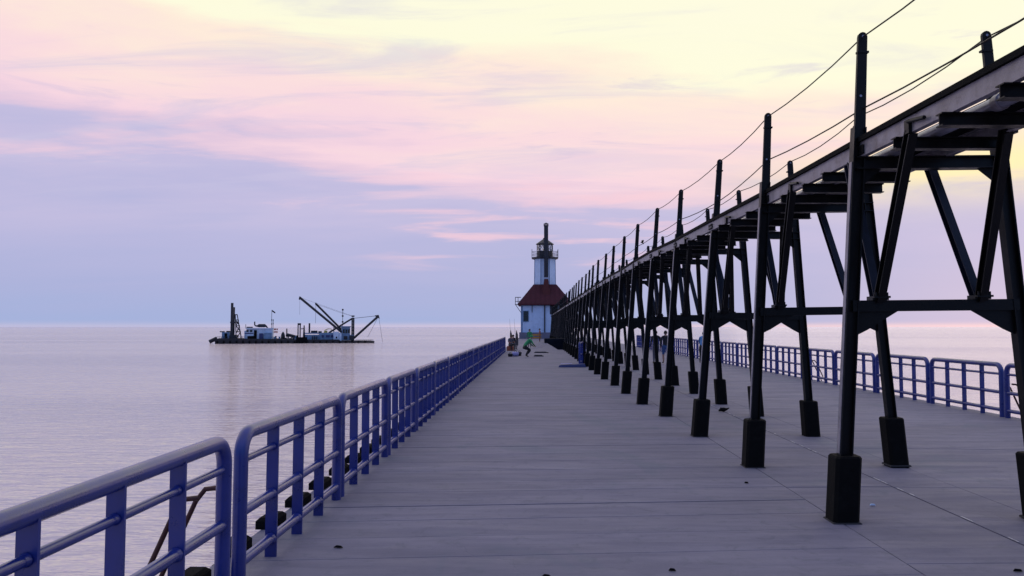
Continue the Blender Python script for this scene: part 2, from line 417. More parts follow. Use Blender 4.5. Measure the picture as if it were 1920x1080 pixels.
for i in range(len(right_g) - 1):
    o = copy_tree(secA, kA); o.scale.y = 1.0
    o.location = (XR + rr.uniform(-.006, .006), (right_g[i] + right_g[i + 1]) / 2, 0); o.rotation_euler = (0, rr.uniform(-.006, .006), rr.uniform(-.003, .003))
    if i <= 3: lab = 'blue railing section on the right pier edge, out of frame, %s along' % ordinal(i + 1)
    elif i == 4: lab = 'blue railing section at the right picture edge, showing beside the nearest trestle leg'
    else: lab = 'blue railing section on the right pier edge, %s back from the right picture edge' % ordinal(i - 3)
    tag(o, lab, 'railing', 'blue railing sections along both pier edges')

# ladders that hook over the pier edge
def ladder(x, y, s, lab):
    root = empty('boat_ladder', (x, y, 0))
    for dy_ in (0, .34):
        b = MB(); b.tube([(s * .10, dy_, .70), (s * .20, dy_, .69), (s * .27, dy_, .60), (s * .58, dy_, -.1), (s * .92, dy_, WATER_Z - .3)], .019, 8)
        b.build('side_rail', M['rust'], root)
    for k in range(5):
        q = k / 5; z = -.25 - k * .3; xx = s * (.58 + (.34) * (-.1 - z) / (-.1 - WATER_Z + .3))
        b = MB(); b.tube([(xx, 0, z), (xx, .34, z)], .014, 6); b.build('rung', M['rust'], root)
    tag(root, lab, 'ladder', 'ladders over the pier edge')
ladder(XL - .08, 5.45, -1, 'rust brown ladder hooked over the left edge behind the gap in the blue railing')
ladder(XR + .02, 16.15, 1, 'dark ladder over the right edge at the gap nearest the picture edge')
ladder(XR + .02, 27.7, 1, 'dark ladder over the right edge, farther back behind the blue pickets')
ladder(XR + .02, 5.0, 1, 'dark ladder over the right edge beside the camera, out of frame')

# ------------------------------------------------------------------ the catwalk trestles
HB, HT = 2.05, 2.16          # lower cross beam
def trestle(gl):
    root = empty('catwalk_trestle')
    # local x: 0 at base of the left leg. base spacing 1.98; legs lean in
    k = .35 / 4.8
    lx = lambda z: k * z
    rx = lambda z: 1.96 - k * z * 1.02
    for fx, s in ((lx, 1), (rx, -1)):
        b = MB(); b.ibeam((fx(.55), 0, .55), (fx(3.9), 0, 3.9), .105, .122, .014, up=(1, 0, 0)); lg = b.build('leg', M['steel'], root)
        if s > 0:      # added pale strip, paints the sky-lit outer face of the left leg
            b = MB(); nx = .0655; b.bar((fx(.66) - nx, 0, .66), (fx(3.55) - nx, 0, 3.55), .062, .006, up=(1, 0, 0)); b.build('lit_face_strip', M['stringer'], lg)
        # flat post above the walkway with a rounded, drilled head
        b = MB(); cx = fx(3.9); tx = fx(4.80); w_ = .046
        pr = []
        zc = 4.83
        for a in range(0, 181, 30): pr.append((tx + w_ * math.cos(math.radians(a)), zc + w_ * math.sin(math.radians(a))))
        pr += [(cx - .055, 3.72), (cx + .055, 3.72)]
        n = len(pr)
        v = [(p[0], -.018, p[1]) for p in pr] + [(p[0], .018, p[1]) for p in pr]
        f = [tuple(range(n)), tuple(range(n, 2 * n))[::-1]] + [(i, n + i, n + (i + 1) % n, (i + 1) % n) for i in range(n)]
        b.add(v, f); b.box(tx - .062, -.026, 4.66, tx + .054, .026, 4.68)
        po = b.build('rail_post', M['steel'], root)
        for xe, ze in ((tx, zc), (fx(4.22), 4.22)):
            b = MB(); b.tube([(0, -.024, 0), (0, .024, 0)], .013, 8); b.build('cable_eye', M['pipe'], po, (xe, 0, ze))
        b = MB(); q = [(fx(0) - s * .0, 0, -.05), (fx(.64), 0, .64)]
        pq = []
        for (zq, rq) in ((-.05, .128), (.02, .128), (.30, .127), (.622, .127), (.64, .116)):
            cq = .030; 
            for ax, ay in ((-rq + cq, -rq), (rq - cq, -rq), (rq, -rq + cq), (rq, rq - cq), (rq - cq, rq), (-rq + cq, rq), (-rq, rq - cq), (-rq, -rq + cq)): pq.append((fx(zq) + ax, ay, zq))
        b.add(pq, [(r_ * 8 + i_, r_ * 8 + (i_ + 1) % 8, r_ * 8 + 8 + (i_ + 1) % 8, r_ * 8 + 8 + i_) for r_ in range(4) for i_ in range(8)] + [tuple(range(32, 40))])
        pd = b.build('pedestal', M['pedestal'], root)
        b = MB(); b.bbox(fx(0) - .138, -.138, -.01, fx(0) + .140, .137, .012, .010); b.build('grout_skirt', M['seal'], pd)
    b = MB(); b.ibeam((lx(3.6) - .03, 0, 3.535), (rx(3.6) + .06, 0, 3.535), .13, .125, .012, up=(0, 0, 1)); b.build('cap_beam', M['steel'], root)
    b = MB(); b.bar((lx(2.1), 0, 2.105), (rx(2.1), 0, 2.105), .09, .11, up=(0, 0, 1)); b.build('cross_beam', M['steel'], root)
    for fx, s in ((lx, 1), (rx, -1)):
        x0 = fx(2.05) + s * .05
        pr = [(x0 - s * .02, 2.055), (x0 + s * gl, 2.055), (x0 + s * .10, 1.865), (x0 - s * .035 , 1.80)]
        if s < 0: pr = pr[::-1]
        v = [(p[0], -.012, p[1]) for p in pr] + [(p[0], .012, p[1]) for p in pr]
        b = MB(); b.add(v, [(0, 1, 2, 3), (7, 6, 5, 4)] + [(i, 4 + i, 4 + (i + 1) % 4, (i + 1) % 4) for i in range(4)])
        b.build('gusset', M['steel'], root)
        # upper fish plate under the cap
        pr = [(fx(3.5), 3.475), (fx(3.5) + s * .24, 3.475), (fx(3.2) + s * .05, 3.30), (fx(3.2), 3.22)]
        if s < 0: pr = pr[::-1]
        v = [(p[0], -.010, p[1]) for p in pr] + [(p[0], .010, p[1]) for p in pr]
        b = MB(); b.add(v, [(0, 1, 2, 3), (7, 6, 5, 4)] + [(i, 4 + i, 4 + (i + 1) % 4, (i + 1) % 4) for i in range(4)])
        b.build('upper_gusset', M['steel'], root)
    for xb, xt in ((.42, .31), (1.43, 1.14)):
        b = MB(); b.ibeam((xb, -.03, 2.16), (xt, -1.0, 3.60), .078, .095, .012, up=(0, 1, 0)); b.build('front_brace', M['steel'], root)
        b = MB(); b.ibeam((xb, .03, 2.16), (xt, .32, 3.60), .078, .10, .012, up=(0, 1, 0)); b.build('rear_brace', M['brace'], root)
        b = MB(); b.box(xb - .08, -.07, 2.161, xb + .08, .07, 2.20); b.tube([(xb - .05, -.09, 2.20), (xb - .05, -.09, 2.235)], .016, 6); b.tube([(xb + .05, -.09, 2.20), (xb + .05, -.09, 2.235)], .016, 6)
        b.box(xb - .08, -.11, 2.18, xb + .08, -.07, 2.20); b.build('brace_foot', M['steel'], root)
    return root
tA = trestle(.42); kT = list(tA.children)
# (distance, x of left base, extra lean)
meas = [(7.62, 3.03, -.010), (10.55, 2.99, -.014), (13.45, 2.89, .014), (16.45, 2.82, .006), (19.0, 2.68, .014), (22.0, 2.64, .006), (25.0, 2.64, 0.), (27.95, 2.58, .004), (30.9, 2.56, .008)]
stations = [(1.6, 3.14, 0), (4.5, 3.10, 0)] + meas
y = 33.85
while y < 119: stations.append((y, 2.56, rr.uniform(-.008, .008))); y += 2.94
for i, (y, x, ln) in enumerate(stations):
    o = tA if i == 0 else copy_tree(tA, kT)
    o.location = (x, y, 0); o.rotation_euler = (0, ln, rr.uniform(-.02, .02) if i > 2 else 0)
    if i == 0: lab = 'black steel catwalk trestle beside the camera, out of frame'
    elif i == 1: lab = 'black steel catwalk trestle just outside the right picture edge'
    elif i == 2: lab = 'black steel catwalk trestle nearest in view, largest, with its right foot at the picture edge'
    else: lab = 'black steel catwalk trestle on two tarred pedestals, %s back starting from the largest' % ordinal(i - 1)
    tag(o, lab, 'trestle', 'trestles carrying the catwalk')

def cx(y):                                   # x of the left leg foot line at distance y
    for a, b in zip(stations, stations[1:]):
        if a[0] <= y <= b[0]: return a[1] + (b[1] - a[1]) * (y - a[0]) / (b[0] - a[0])
    return stations[0][1] if y < stations[0][0] else stations[-1][1]
walk = empty('catwalk', (3.3, 1.7, 3.66))
def wpath(dx_, z): return [(cx(s[0]) + dx_ - 3.3, s[0] - 1.7, z - 3.66) for s in [(0.2, 0, 0)] + stations + [(121.5, 0, 0)]]
for dx_, nm in ((.245, 1), (1.14, -1)):
    pts = wpath(dx_, 3.672)
    for a, b in zip(pts, pts[1:]):           # channel stringer, one length per bay, joined with splice plates
        m = MB(); h_, t_, w_ = .145, .011, .06
        s = nm
        pr = [(0, -h_ / 2), (s * w_, -h_ / 2), (s * w_, -h_ / 2 + t_), (s * t_, -h_ / 2 + t_), (s * t_, h_ / 2 - t_), (s * w_, h_ / 2 - t_), (s * w_, h_ / 2), (0, h_ / 2)]
        a = Vector(a); b = Vector(b)
        va = [a + Vector((p[0], .003, p[1])) for p in pr]; vb = [b + Vector((p[0], -.003, p[1])) for p in pr]
        f = [(i, (i + 1) % 8, 8 + (i + 1) % 8, 8 + i) for i in range(8)]
        for o_ in (0, 8): f += [tuple(o_ + k for k in q) for q in ((0, 1, 2, 3), (4, 5, 6, 7), (0, 3, 4, 7))]
        m.add(va + vb, f); m.build('stringer', M['stringer'], walk)
        if a.y < 60:
            m = MB(); fx_ = -.014 * s if s > 0 else .0
            c = a
            m.box(c.x - (.016 if s > 0 else -.001), c.y - .12, c.z - .055, c.x + (-.001 if s > 0 else .016), c.y + .12, c.z + .035)
            for q in (-.08, -.03, .03, .08):
                for zq in (-.045, .015): m.box(c.x - (.026 if s > 0 else -.016), c.y + q - .009, c.z + zq - .009, c.x + (-.016 if s > 0 else .026), c.y + q + .009, c.z + zq + .009)
            m.build('splice_plate', M['steel'], walk)
    # clamp where the front brace meets the stringer
    for s_ in stations[1:14]:
        xx = cx(s_[0] - 1.0) + dx_ - 3.3; m = MB(); yb = s_[0] - 1.0 - 1.7
        m.box(xx - .03 if nm > 0 else xx + .001, yb - .03, -.07, xx - .001 if nm > 0 else xx + .03, yb + .05, .05); m.tube([(xx - .03 * nm, yb - .30, -.01), (xx - .03 * nm, yb - .02, .03)], .018, 6)
        m.build('clamp', M['steel'], walk)
# timber boards on top of the stringers: outer kerb boards and the plank run
for off, wd, th, z0 in ((.215, .13, .05, 3.746), (.72, .40, .045, 3.746)):
    pts = wpath(off, z0)
    for a, b in zip(pts, pts[1:]):
        m = MB(); a = Vector(a); b = Vector(b)
        v = []
        for p, e_ in ((a, .006), (b, -.006)): v += [(p.x, p.y + e_, p.z), (p.x + wd, p.y + e_, p.z), (p.x + wd, p.y + e_, p.z + th), (p.x, p.y + e_, p.z + th)]
        m.add(v, [(0, 1, 2, 3), (7, 6, 5, 4), (0, 4, 5, 1), (1, 5, 6, 2), (2, 6, 7, 3), (3, 7, 4, 0)])
        m.build('plank', M['timber'], walk)
# cross ties under the stringers
tie = MB(); tie.ibeam((-.02, 0, 0), (.93, 0, 0), .10, .105, .010, up=(0, 0, 1)); proto = None
for a, b in zip(stations, stations[1:] + [(121.5, 2.56, 0)]):
    for q in (.25, .5, .75):
        yy = a[0] + (b[0] - a[0]) * q
        if proto is None: o = proto = tie.build('cross_tie', M['steel'], walk)
        else: o = proto.copy(); COL.objects.link(o); o.parent = walk
        o.location = (cx(yy) + .20 - 3.3 + rr.uniform(-.02, .02), yy - 1.7 + rr.uniform(-.04, .04), 3.546 - 3.66)
b = MB(); b.tube(wpath(.58, 3.655), .056, 10); b.build('conduit_pipe', M['pipe'], walk)
for k, s_ in enumerate(stations[:10]):
    yy = s_[0] + 1.4; x_ = cx(yy) + .58 - 3.3; m = MB(); m.tube([(x_, yy - 1.7 - .04, -.005), (x_, yy - 1.7 + .04, -.005)], .068, 10); m.build('pipe_coupling', M['stringer'], walk)
tag(walk, 'elevated dark steel catwalk running over the trestles out to the lighthouse', 'catwalk')

def cable(dxf, z, sag, lab, rad=.008):
    pts = []
    for i, (a, b) in enumerate(zip(stations, stations[1:])):
        for q in range(4):
            u = q / 4; za = z(i); zb = z(i + 1)
            xa = a[1] + dxf + a[2] * za; xb = b[1] + dxf + b[2] * zb
            pts.append((xa + (xb - xa) * u, a[0] + (b[0] - a[0]) * u, za + (zb - za) * u - sag * 4 * u * (1 - u)))
    pts.append((stations[-1][1] + dxf, stations[-1][0], z(len(stations) - 1)))
    o = MB().tube([(p[0] - pts[0][0], p[1] - pts[0][1], p[2] - pts[0][2]) for p in pts], rad, 6).build('guard_cable', M['cable'], loc=pts[0])
    tag(o, lab, 'cable', 'guard cables strung along the catwalk posts')
cable(.35, lambda i: 4.83, .05, 'upper steel guard cable running through the tops of the tall left catwalk posts')
mids = {0: 4.04, 1: 4.05, 2: 4.10, 3: 4.22, 4: 4.12}
cable(.335, lambda i: mids.get(i, 4.22), .03, 'lower steel guard cable on the left side, just above the walkway edge')
cable(1.96 - .35, lambda i: 4.83, .07, 'steel guard cable through the tops of the short right-hand catwalk posts')
rr2 = random.Random(5)
m = MB()
for k in range(5): m.tube([(0, k * .035, rr2.uniform(-.02, .02)), (rr2.uniform(-.04, .04), k * .035 + .05, rr2.uniform(-.05, .05))], .02, 6)
o = m.build('cable_turnbuckle', M['steel'], loc=(2.62 + .34, 19.0 + 1.6, 4.20)); tag(o, 'small dark turnbuckle knotted on the lower guard cable between far trestles', 'turnbuckle')

# ------------------------------------------------------------------ lighthouse
LZ = 125.; LX = 1.95; ls = F / LZ
def ly(y): return (613 - y) / ls + 1.9
lh = empty('lighthouse', (LX, LZ + 3.8, 0))
def sq(h0, r0, h1, r1, name, mat, par=lh, n=4, rot=math.pi / 4, extra=None):
    b = MB(); prof = [(r0, h0), (r1, h1)] if extra is None else extra
    b.lathe(prof, n, rot=rot); return b.build(name, mat, par)
rt2 = math.sqrt(2)
HW = 3.85
fd = sq(0, 4.25 * rt2, 1.0, 4.25 * rt2, 'foundation', M['concrete'])
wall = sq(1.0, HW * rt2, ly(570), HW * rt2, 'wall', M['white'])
b = MB()
for sx in (-1, 1):
    b.box(sx * HW - .14, -HW - .06, 1.0, sx * HW + .14, -HW + .2, ly(570) - .02)
b.box(-HW, -HW - .05, ly(570) - .35, HW, -HW - .002, ly(570) - .02)
b.build('corner_trim', M['seablue'], lh)
sq(0, 0, 0, 0, 'roof', M['redroof'], extra=[(4.45 * rt2, ly(571) - .12), (4.5 * rt2, ly(571) + .1), (1.98 * rt2, ly(533)), (1.9 * rt2, ly(532))])
# standing ribs on the roof faces
b = MB()
for k in range(-5, 6):
    xk = k * .8; u = max(0., (abs(xk) - 1.98) / (4.5 - 1.98))
    b.bar((xk, -4.5, ly(571) + .13), (xk, -1.98 - u * 2.5, ly(533) + .03 - u * (ly(533) - ly(571) - .1)), .05, .05)
b.build('roof_seam', M['redroof'], lh)
tw = sq(0, 0, 0, 0, 'tower', M['white'], n=8, rot=math.pi / 8, extra=[(1.92, ly(534)), (1.86, ly(482))])
b = MB()
for k in range(8):
    a = math.pi / 8 + k * math.pi / 4; b.bar((1.93 * math.cos(a), 1.93 * math.sin(a), ly(534)), (1.87 * math.cos(a), 1.87 * math.sin(a), ly(482)), .09, .09)
b.build('tower_corner_trim', M['seablue'], lh)
g = sq(0, 0, 0, 0, 'gallery_floor', M['dark'], n=8, rot=math.pi / 8, extra=[(1.95, ly(482) - .05), (2.35, ly(481)), (2.42, ly(480)), (2.42, ly(479))])
gr = MB()
gh = ly(479)
for k in range(8):
    a = math.pi / 8 + k * math.pi / 4; a2 = a + math.pi / 4; r = 2.36
    p, q = Vector((r * math.cos(a), r * math.sin(a), 0)), Vector((r * math.cos(a2), r * math.sin(a2), 0))
    gr.tube([p + Vector((0, 0, gh)), p + Vector((0, 0, gh + 1.35))], .045, 6)
    for hh in (.45, .95): gr.tube([p + Vector((0, 0, gh + hh)), q + Vector((0, 0, gh + hh))], .03, 6)
    for j in range(1, 5): c = p.lerp(q, j / 5); gr.tube([c + Vector((0, 0, gh)), c + Vector((0, 0, gh + .95))], .02, 5)
gr.build('gallery_railing', M['dark'], lh)
sq(0, 0, 0, 0, 'lantern_base', M['dark'], n=10, extra=[(1.36, gh), (1.36, ly(466.5))])
gl0, gl1 = ly(466.5), ly(453.5)
lg = MB(); lg.lathe([(1.28, gl0 + .01), (1.28, gl1 - .01)], 10); glass = lg.build('lantern_glass', M['glass'], lh)
b = MB()
for k in range(10):
    a = k * math.tau / 10 + math.pi / 4; a2 = a + math.tau / 10; r = 1.33
    p = Vector((r * math.cos(a), r * math.sin(a), 0)); q = Vector((r * math.cos(a2), r * math.sin(a2), 0)); Z = Vector((0, 0, 1))
    b.tube([p + Z * gl0, p + Z * gl1], .055, 6)
    b.tube([p + Z * gl0, q + Z * gl1], .028, 5); b.tube([q + Z * gl0, p + Z * gl1], .028, 5)
b.build('astragal', M['dark'], glass)
b = MB(); b.lathe([(.25, gl0), (.42, gl0 + .3), (.42, gl1 - .3), (.2, gl1 - .05)], 12, smooth=True); b.build('lens', M['glass'], lh)
b = MB(); b.lathe([(1.30, gl1 - .02), (1.52, gl1), (1.52, gl1 + .10), (.35, ly(443)), (.3, ly(441)), (.02, ly(439))], 10); b.build('lantern_roof', M['dark'], lh)
# chimney on the near side of the building
cy = -2.75
ch = MB(); ch.box(-.18, cy - .34, ly(519), .50, cy + .34, ly(420)); chim = ch.build('chimney', M['dark'], lh)
b = MB(); b.box(-.26, cy - .42, ly(482), .58, cy + .42, ly(480)); b.box(-.25, cy - .41, ly(421.5), .57, cy + .41, ly(420)); b.build('chimney_band', M['dark'], chim)
b = MB(); b.lathe([(.58, ly(418.3)), (.60, ly(417.8)), (.03, ly(414.8))], 4, c=(.16, cy), rot=math.pi / 4); 
for sx in (-.10, .42): b.box(sx - .03, cy - .03, ly(420), sx + .03, cy + .03, ly(418))
b.build('chimney_cap', M['dark'], chim)
b = MB(); b.box(-.28, cy - .5, ly(560), .62, cy + .5, ly(533)); b.box(-.42, cy - .55, ly(560), .76, cy + .55, ly(540)); b.prism((.17, cy - .5, ly(533)), (.17, cy + .5, ly(533)), [(-.44, 0), (.44, 0), (0.33, .9), (-.33, .9)], up=(0, 0, 1)); b.build('chimney_base', M['brick'], lh)
for k in range(-3, 4):                       # riveted iron plates: raised vertical laps on the near wall
    b = MB(); b.box(k * 1.05 - .018, -HW - .010, 1.02, k * 1.05 + .018, -HW - .002, ly(570) - .37); b.build('plate_lap', M['white'], lh)
b = MB(); b.box(-HW + .15, -HW - .018, 3.28, HW - .15, -HW - .011, 3.31); b.build('plate_lap', M['white'], lh)
# windows with frame, panes
def lh_window(x0, x1, y0, y1):
    wx0 = (x0 - 1000) / (F / LZ) - LX; wx1 = (x1 - 1000) / (F / LZ) - LX; z0, z1 = ly(y1), ly(y0); yy = -HW
    b = MB(); t_ = .08
    b.box(wx0 - t_, yy - .08, z0 - t_, wx0, yy - .003, z1 + t_); b.box(wx1, yy - .08, z0 - t_, wx1 + t_, yy - .003, z1 + t_)
    b.box(wx0, yy - .08, z1, wx1, yy - .003, z1 + t_); b.box(wx0, yy - .10, z0 - t_, wx1, yy - .003, z0)
    wi = b.build('window', M['seablue'], lh)
    b = MB(); b.box(wx0, yy - .03, z0, wx1, yy - .004, z1); b.build('pane', M['darkglass'], wi)
    b = MB(); b.box(wx0, yy - .05, (z0 + z1) / 2 - .03, wx1, yy - .031, (z0 + z1) / 2 + .03); b.box((wx0 + wx1) / 2 - .02, yy - .048, z0, (wx0 + wx1) / 2 + .02, yy - .031, z1); b.build('glazing_bar', M['dark'], wi)
lh_window(981.5, 990.5, 583.5, 602.5)
b = MB(); b.tube([(-2.15, -HW - .12, ly(570)), (-2.15, -HW - .12, ly(586))], .06, 8); b.tube([(-.1, -HW - .12, ly(570)), (-.1, -HW - .12, 1.0)], .10, 8); b.build('downpipe', M['dark'], lh)
# catwalk door at the end of the walkway
b = MB(); b.box(.75, -HW - .05, 3.95, 1.75, -HW - .003, 5.5); dd = b.build('door', M['dark'], lh); b = MB(); b.tube([(.85, -HW - .09, 4.7), (.85, -HW - .05, 4.7)], .05, 6); b.build('handle', M['pipe'], dd)
# small balcony on the left eave
bx0, bx1 = -4.95, -3.98; bz0, bz1 = ly(571.5), ly(557)
bal = MB(); bal.box(bx0, -3.3, bz0, bx1, -2.1, bz0 + .1); ba = bal.build('balcony', M['dark'], lh)
b = MB()
for z in (bz0 + .6, bz1): b.tube([(bx1, -3.26, z), (bx0 + .04, -3.26, z), (bx0 + .04, -2.14, z), (bx1, -2.14, z)], .035, 6)
for x_ in (bx0 + .04, (bx0 + bx1) / 2):
    for y_ in (-3.26, -2.14): b.tube([(x_, y_, bz0 + .1), (x_, y_, bz1)], .035, 6)
b.build('balcony_rail', M['dark'], ba)
b = MB(); b.tube([(bx0 + .1, -3.2, bz0), (-HW, -3.2, ly(588))], .05, 6); b.tube([(bx0 + .1, -2.2, bz0), (-HW, -2.2, ly(588))], .05, 6); b.build('balcony_strut', M['dark'], ba)
tag(lh, 'white lighthouse building with dark red hipped roof, octagonal tower and black lantern room', 'lighthouse')

# raised dark bulkhead and concrete ramp on the way to the lighthouse
b = MB(); b.bbox(.95, 65.0, 0, 2.75, 67.5, .90, .05); b.box(1.3, 64.7, 0, 2.6, 64.99, .45)
o = b.build('bulkhead_wall', M['bulkhead']); tag(o, 'low dark bulkhead block beside the farthest trestles in front of the lighthouse', 'wall')
b = MB(); b.add([(-.35, 58.5, .004), (2.15, 58.5, .004), (2.0, 66, .0), (-.1, 66, .0), (.55, 66, .62), (1.0, 66, .62), (.75, 61.5, .20)],
     [(0, 1, 6), (1, 2, 5, 6), (2, 3, 4, 5), (3, 0, 6, 4), (4, 6, 5)])
o = b.build('concrete_ramp', M['concrete']); tag(o, 'small pale concrete ramp rising towards the lighthouse', 'ramp')

# ------------------------------------------------------------------ dredge
DZ = 176.; dsx = F / DZ
DXC = (560 - 1000) / dsx
DD = math.hypot(DXC, DZ); DIR = Vector((DXC / DD, DZ / DD, 0)); DAX = Vector((DIR.y, -DIR.x, 0))
dr = empty('dredge', (DXC, DZ, WATER_Z), math.atan2(DAX.y, DAX.x))
def dp(x, y, dd_=0.):
    """point of the barge, in its own axes (x along the hull, y away from the pier), at offset dd_ from its centre line"""
    r_ = Vector(((x - 1000) / F, 1, (613 - y) / F)); t_ = (DD + dd_) / r_.dot(DIR); r_ = r_ * t_
    return Vector((r_.dot(DAX), dd_, r_.z + 1.9 - WATER_Z))
def dbox(x0, y0, x1, y1, d0, d1, name, mat, par=dr, c=0):
    a, b_ = dp(x0, y1, d0), dp(x1, y0, d0); m = MB(); m.box(a.x, d0, a.z, b_.x, d1, b_.z); return m.build(name, mat, par)
def dtube(pts, r, name, mat, par=dr, n=8, d=0.):
    m = MB(); m.tube([dp(p[0], p[1], p[2] if len(p) > 2 else d) for p in pts], r, n); return m.build(name, mat, par)
h = MB(); pr = [(405, 645.5), (702, 645.5), (703, 639.5), (640, 639.2), (636, 636.5), (546, 637), (545, 635.8), (410, 634.5), (403, 638)]
v = [dp(x, y, -5) for x, y in pr]; v += [q_ + Vector((0, 10, 0)) for q_ in v]; n = len(pr)
h.add(v, [tuple(range(n))[::-1], tuple(range(n, 2 * n))] + [(i, (i + 1) % n, n + (i + 1) % n, n + i) for i in range(n)]); h.build('hull', M['hull'], dr)
for k in range(24):
    a = dp(409 + k * 12, 641.2, -5); b = MB(); b.tube([(-.16, 0, 0), (.16, 0, 0)], .32, 10); b.build('fender', M['timber'], dr, (a.x, -5.30, a.z))
dtube([(394, 641), (401, 637.5), (408, 634)], .42, 'discharge_pipe', M['hull'])
dbox(417, 623, 431, 636, -3, 1, 'winch_house', M['seablue']); dbox(413, 621, 421, 623, -2, 0, 'winch_roof', M['dark']); dbox(422, 625, 427, 635, -3.05, -3.01, 'winch_door', M['timber'])
dbox(425, 620.5, 432, 623, -2, 1, 'winch_drum', M['dark'])
dtube([(435.3, 568), (435.3, 648)], .28, 'spud', M['dark'], d=-3, n=12); dtube([(438.6, 576), (438.6, 640)], .26, 'spud', M['dark'], d=2, n=12)
dbox(432, 603, 442, 606, -3.6, 2.6, 'spud_guide', M['dark']); dbox(432, 628, 443, 636, -3.6, 2.6, 'spud_guide', M['dark'])
m = MB()
for d_ in (-2, 2):
    for a, c in (((441.5, 590), (444, 636)), ((445, 590), (454, 636)), ((441, 590), (445, 590)), ((442, 600), (448, 600)), ((443, 611), (450, 611)), ((443, 622), (452, 622)), ((442, 600), (450, 611)), ((443, 611), (452, 622)), ((448, 600), (443, 611)), ((450, 611), (444, 624)), ((452, 622), (444, 636))):
        m.tube([dp(*a, d_), dp(*c, d_)], .11, 6)
for p in ((441.5, 590), (445, 590), (450, 611)): m.tube([dp(*p, -2), dp(*p, 2)], .11, 6)
m.build('gantry_frame', M['dark'], dr)
dh = dbox(463, 616, 512, 637, -3.5, 3.5, 'deckhouse', M['offwhite']); dbox(459, 620, 463, 636, -2.5, 2.5, 'bridge', M['offwhite'])
dbox(461, 615, 513, 616.3, -3.9, 3.9, 'deckhouse_roof', M['offwhite'])
dbox(459.5, 624, 476, 625.8, -3.56, -3.51, 'blue_band', M['navy'], dh); dbox(477, 619, 482.5, 636, -3.58, -3.51, 'door', M['timber'], dh)
dbox(462.6, 618.5, 467, 622.5, -3.58, -3.51, 'pane', M['darkglass'], dh); dbox(469.5, 618.5, 474, 622.5, -3.58, -3.51, 'pane', M['darkglass'], dh)
dbox(487, 625, 494, 636, -4.1, -3.6, 'locker', M['navy']); dbox(496, 624, 510, 636, -4.3, -3.6, 'generator', M['seablue']); dbox(465, 630, 477, 636, -4.5, -3.65, 'deck_stores', M['timber'])
dbox(463, 612.6, 474, 614.8, -1, 1, 'roof_hatch', M['dark']); dtube([(461.5, 608), (461.5, 616)], .06, 'aerial', M['dark'])
m = MB(); m.tube([dp(478, 603), dp(478.3, 609.5), dp(480, 611), dp(483, 611.3), dp(486, 610.6), dp(497, 610.6), dp(500, 612), dp(502.5, 615)], [.13, .15, .17, .2, .38, .38, .2, .12], 12); m.build('exhaust_silencer', M['dark'], dr)
dtube([(509.8, 581), (509.8, 616)], .05, 'signal_mast', M['dark']); dtube([(512.5, 600), (512.5, 616)], .07, 'signal_mast', M['dark'])
m = MB(); 
for (x_, y_) in ((509.8, 600), (512.6, 600), (509.8, 607.5), (512.6, 606.8)): m.tube([dp(x_ - .9, y_), dp(x_ + .9, y_)], .15, 8)
m.build('mast_lamp', M['dark'], dr)
fl = MB(); a = [dp(509.8, 581), dp(512, 582.2, .2), dp(514.5, 584, -.2), dp(516.6, 585.4, .1), dp(516.2, 587.8, .1), dp(513.5, 586.4, -.2), dp(511, 584.6, .2), dp(509.8, 583.8)]
q = [p + Vector((0, .03, 0)) for p in a]
fl.add(a + q, [(0, 1, 6, 7), (1, 2, 5, 6), (2, 3, 4, 5), (15, 14, 9, 8), (14, 13, 10, 9), (13, 12, 11, 10)] + [(i, 8 + i, 8 + (i + 1) % 8, (i + 1) % 8) for i in range(8)]); fl.build('flag', M['dark'], dr)
m = MB()
for k in range(3):
    for j in range(2): m.box(dp(514.5, 624).x + k * .3, -2 + j, dp(514, 624).z + ((k + j) % 2) * .6, dp(514.5, 624).x + k * .3 + .22, -1.7 + j, dp(514, 624).z + ((k + j) % 2) * .6 + .4)
m.build('life_ring_rack', M['red'], dr)
rg = random.Random(11)
for k in range(16):                 # clutter on deck amidships
    x_ = 514 + k * 2.9 + rg.uniform(-.6, .6); hh = rg.uniform(1.5, 7.5); dbox(x_, 636.5 - hh, x_ + rg.uniform(1.5, 4), 637.2, -3 + rg.uniform(-1, 1), rg.uniform(-1.5, 2), 'deck_gear', M[rg.choice(['hull', 'dark', 'timber', 'hull', 'seablue'])])
m = MB(); m.lathe([(.5, dp(531, 636).z), (.42, dp(531, 628).z), (.28, dp(531, 624.5).z), (.08, dp(531, 622).z)], 12, c=(dp(531.5, 630).x, 0), smooth=True); m.build('pump_dome', M['dark'], dr)
dtube([(538.5, 616), (538.5, 632)], .13, 'striped_post', M['rust']); dtube([(537, 627), (548, 629.5), (560, 633)], .35, 'suction_pipe', M['dark'])
for x_ in (559.5, 563.5): dtube([(x_, 607, -1.5), (x_, 636, -1.5)], .13, 'derrick_post', M['dark'])
dbox(558.5, 606, 565, 609.5, -2, -1, 'derrick_head', M['dark']); dtube([(565, 616.5), (571, 616.5)], .09, 'rail_bar', M['dark']); dtube([(570.8, 610), (570.8, 632)], [.12, .26], 'post', M['dark']); dtube([(580.7, 606), (580.7, 626)], .19, 'exhaust_stack', M['dark'])
dbox(556, 632, 577, 642.5, -5.3, -5.1, 'side_plate', M['timber'])
dbox(573, 628, 600, 636.5, -3, 3, 'engine_house', M['seablue']); dbox(600, 624, 630, 636.5, -3.4, 3, 'pump_house', M['seablue']); dbox(584, 620, 596, 624, -1, 2, 'cooler', M['dark']); dbox(598, 621, 604, 625, -1, 2, 'cooler', M['dark']); dbox(572, 624, 599, 626, -2, 2, 'upper_deck', M['seablue'])
for (x0, x1) in ((604, 608), (612, 619), (621, 626)): dbox(x0, 628, x1, 632.5, -3.48, -3.41, 'louvre', M['navy'])
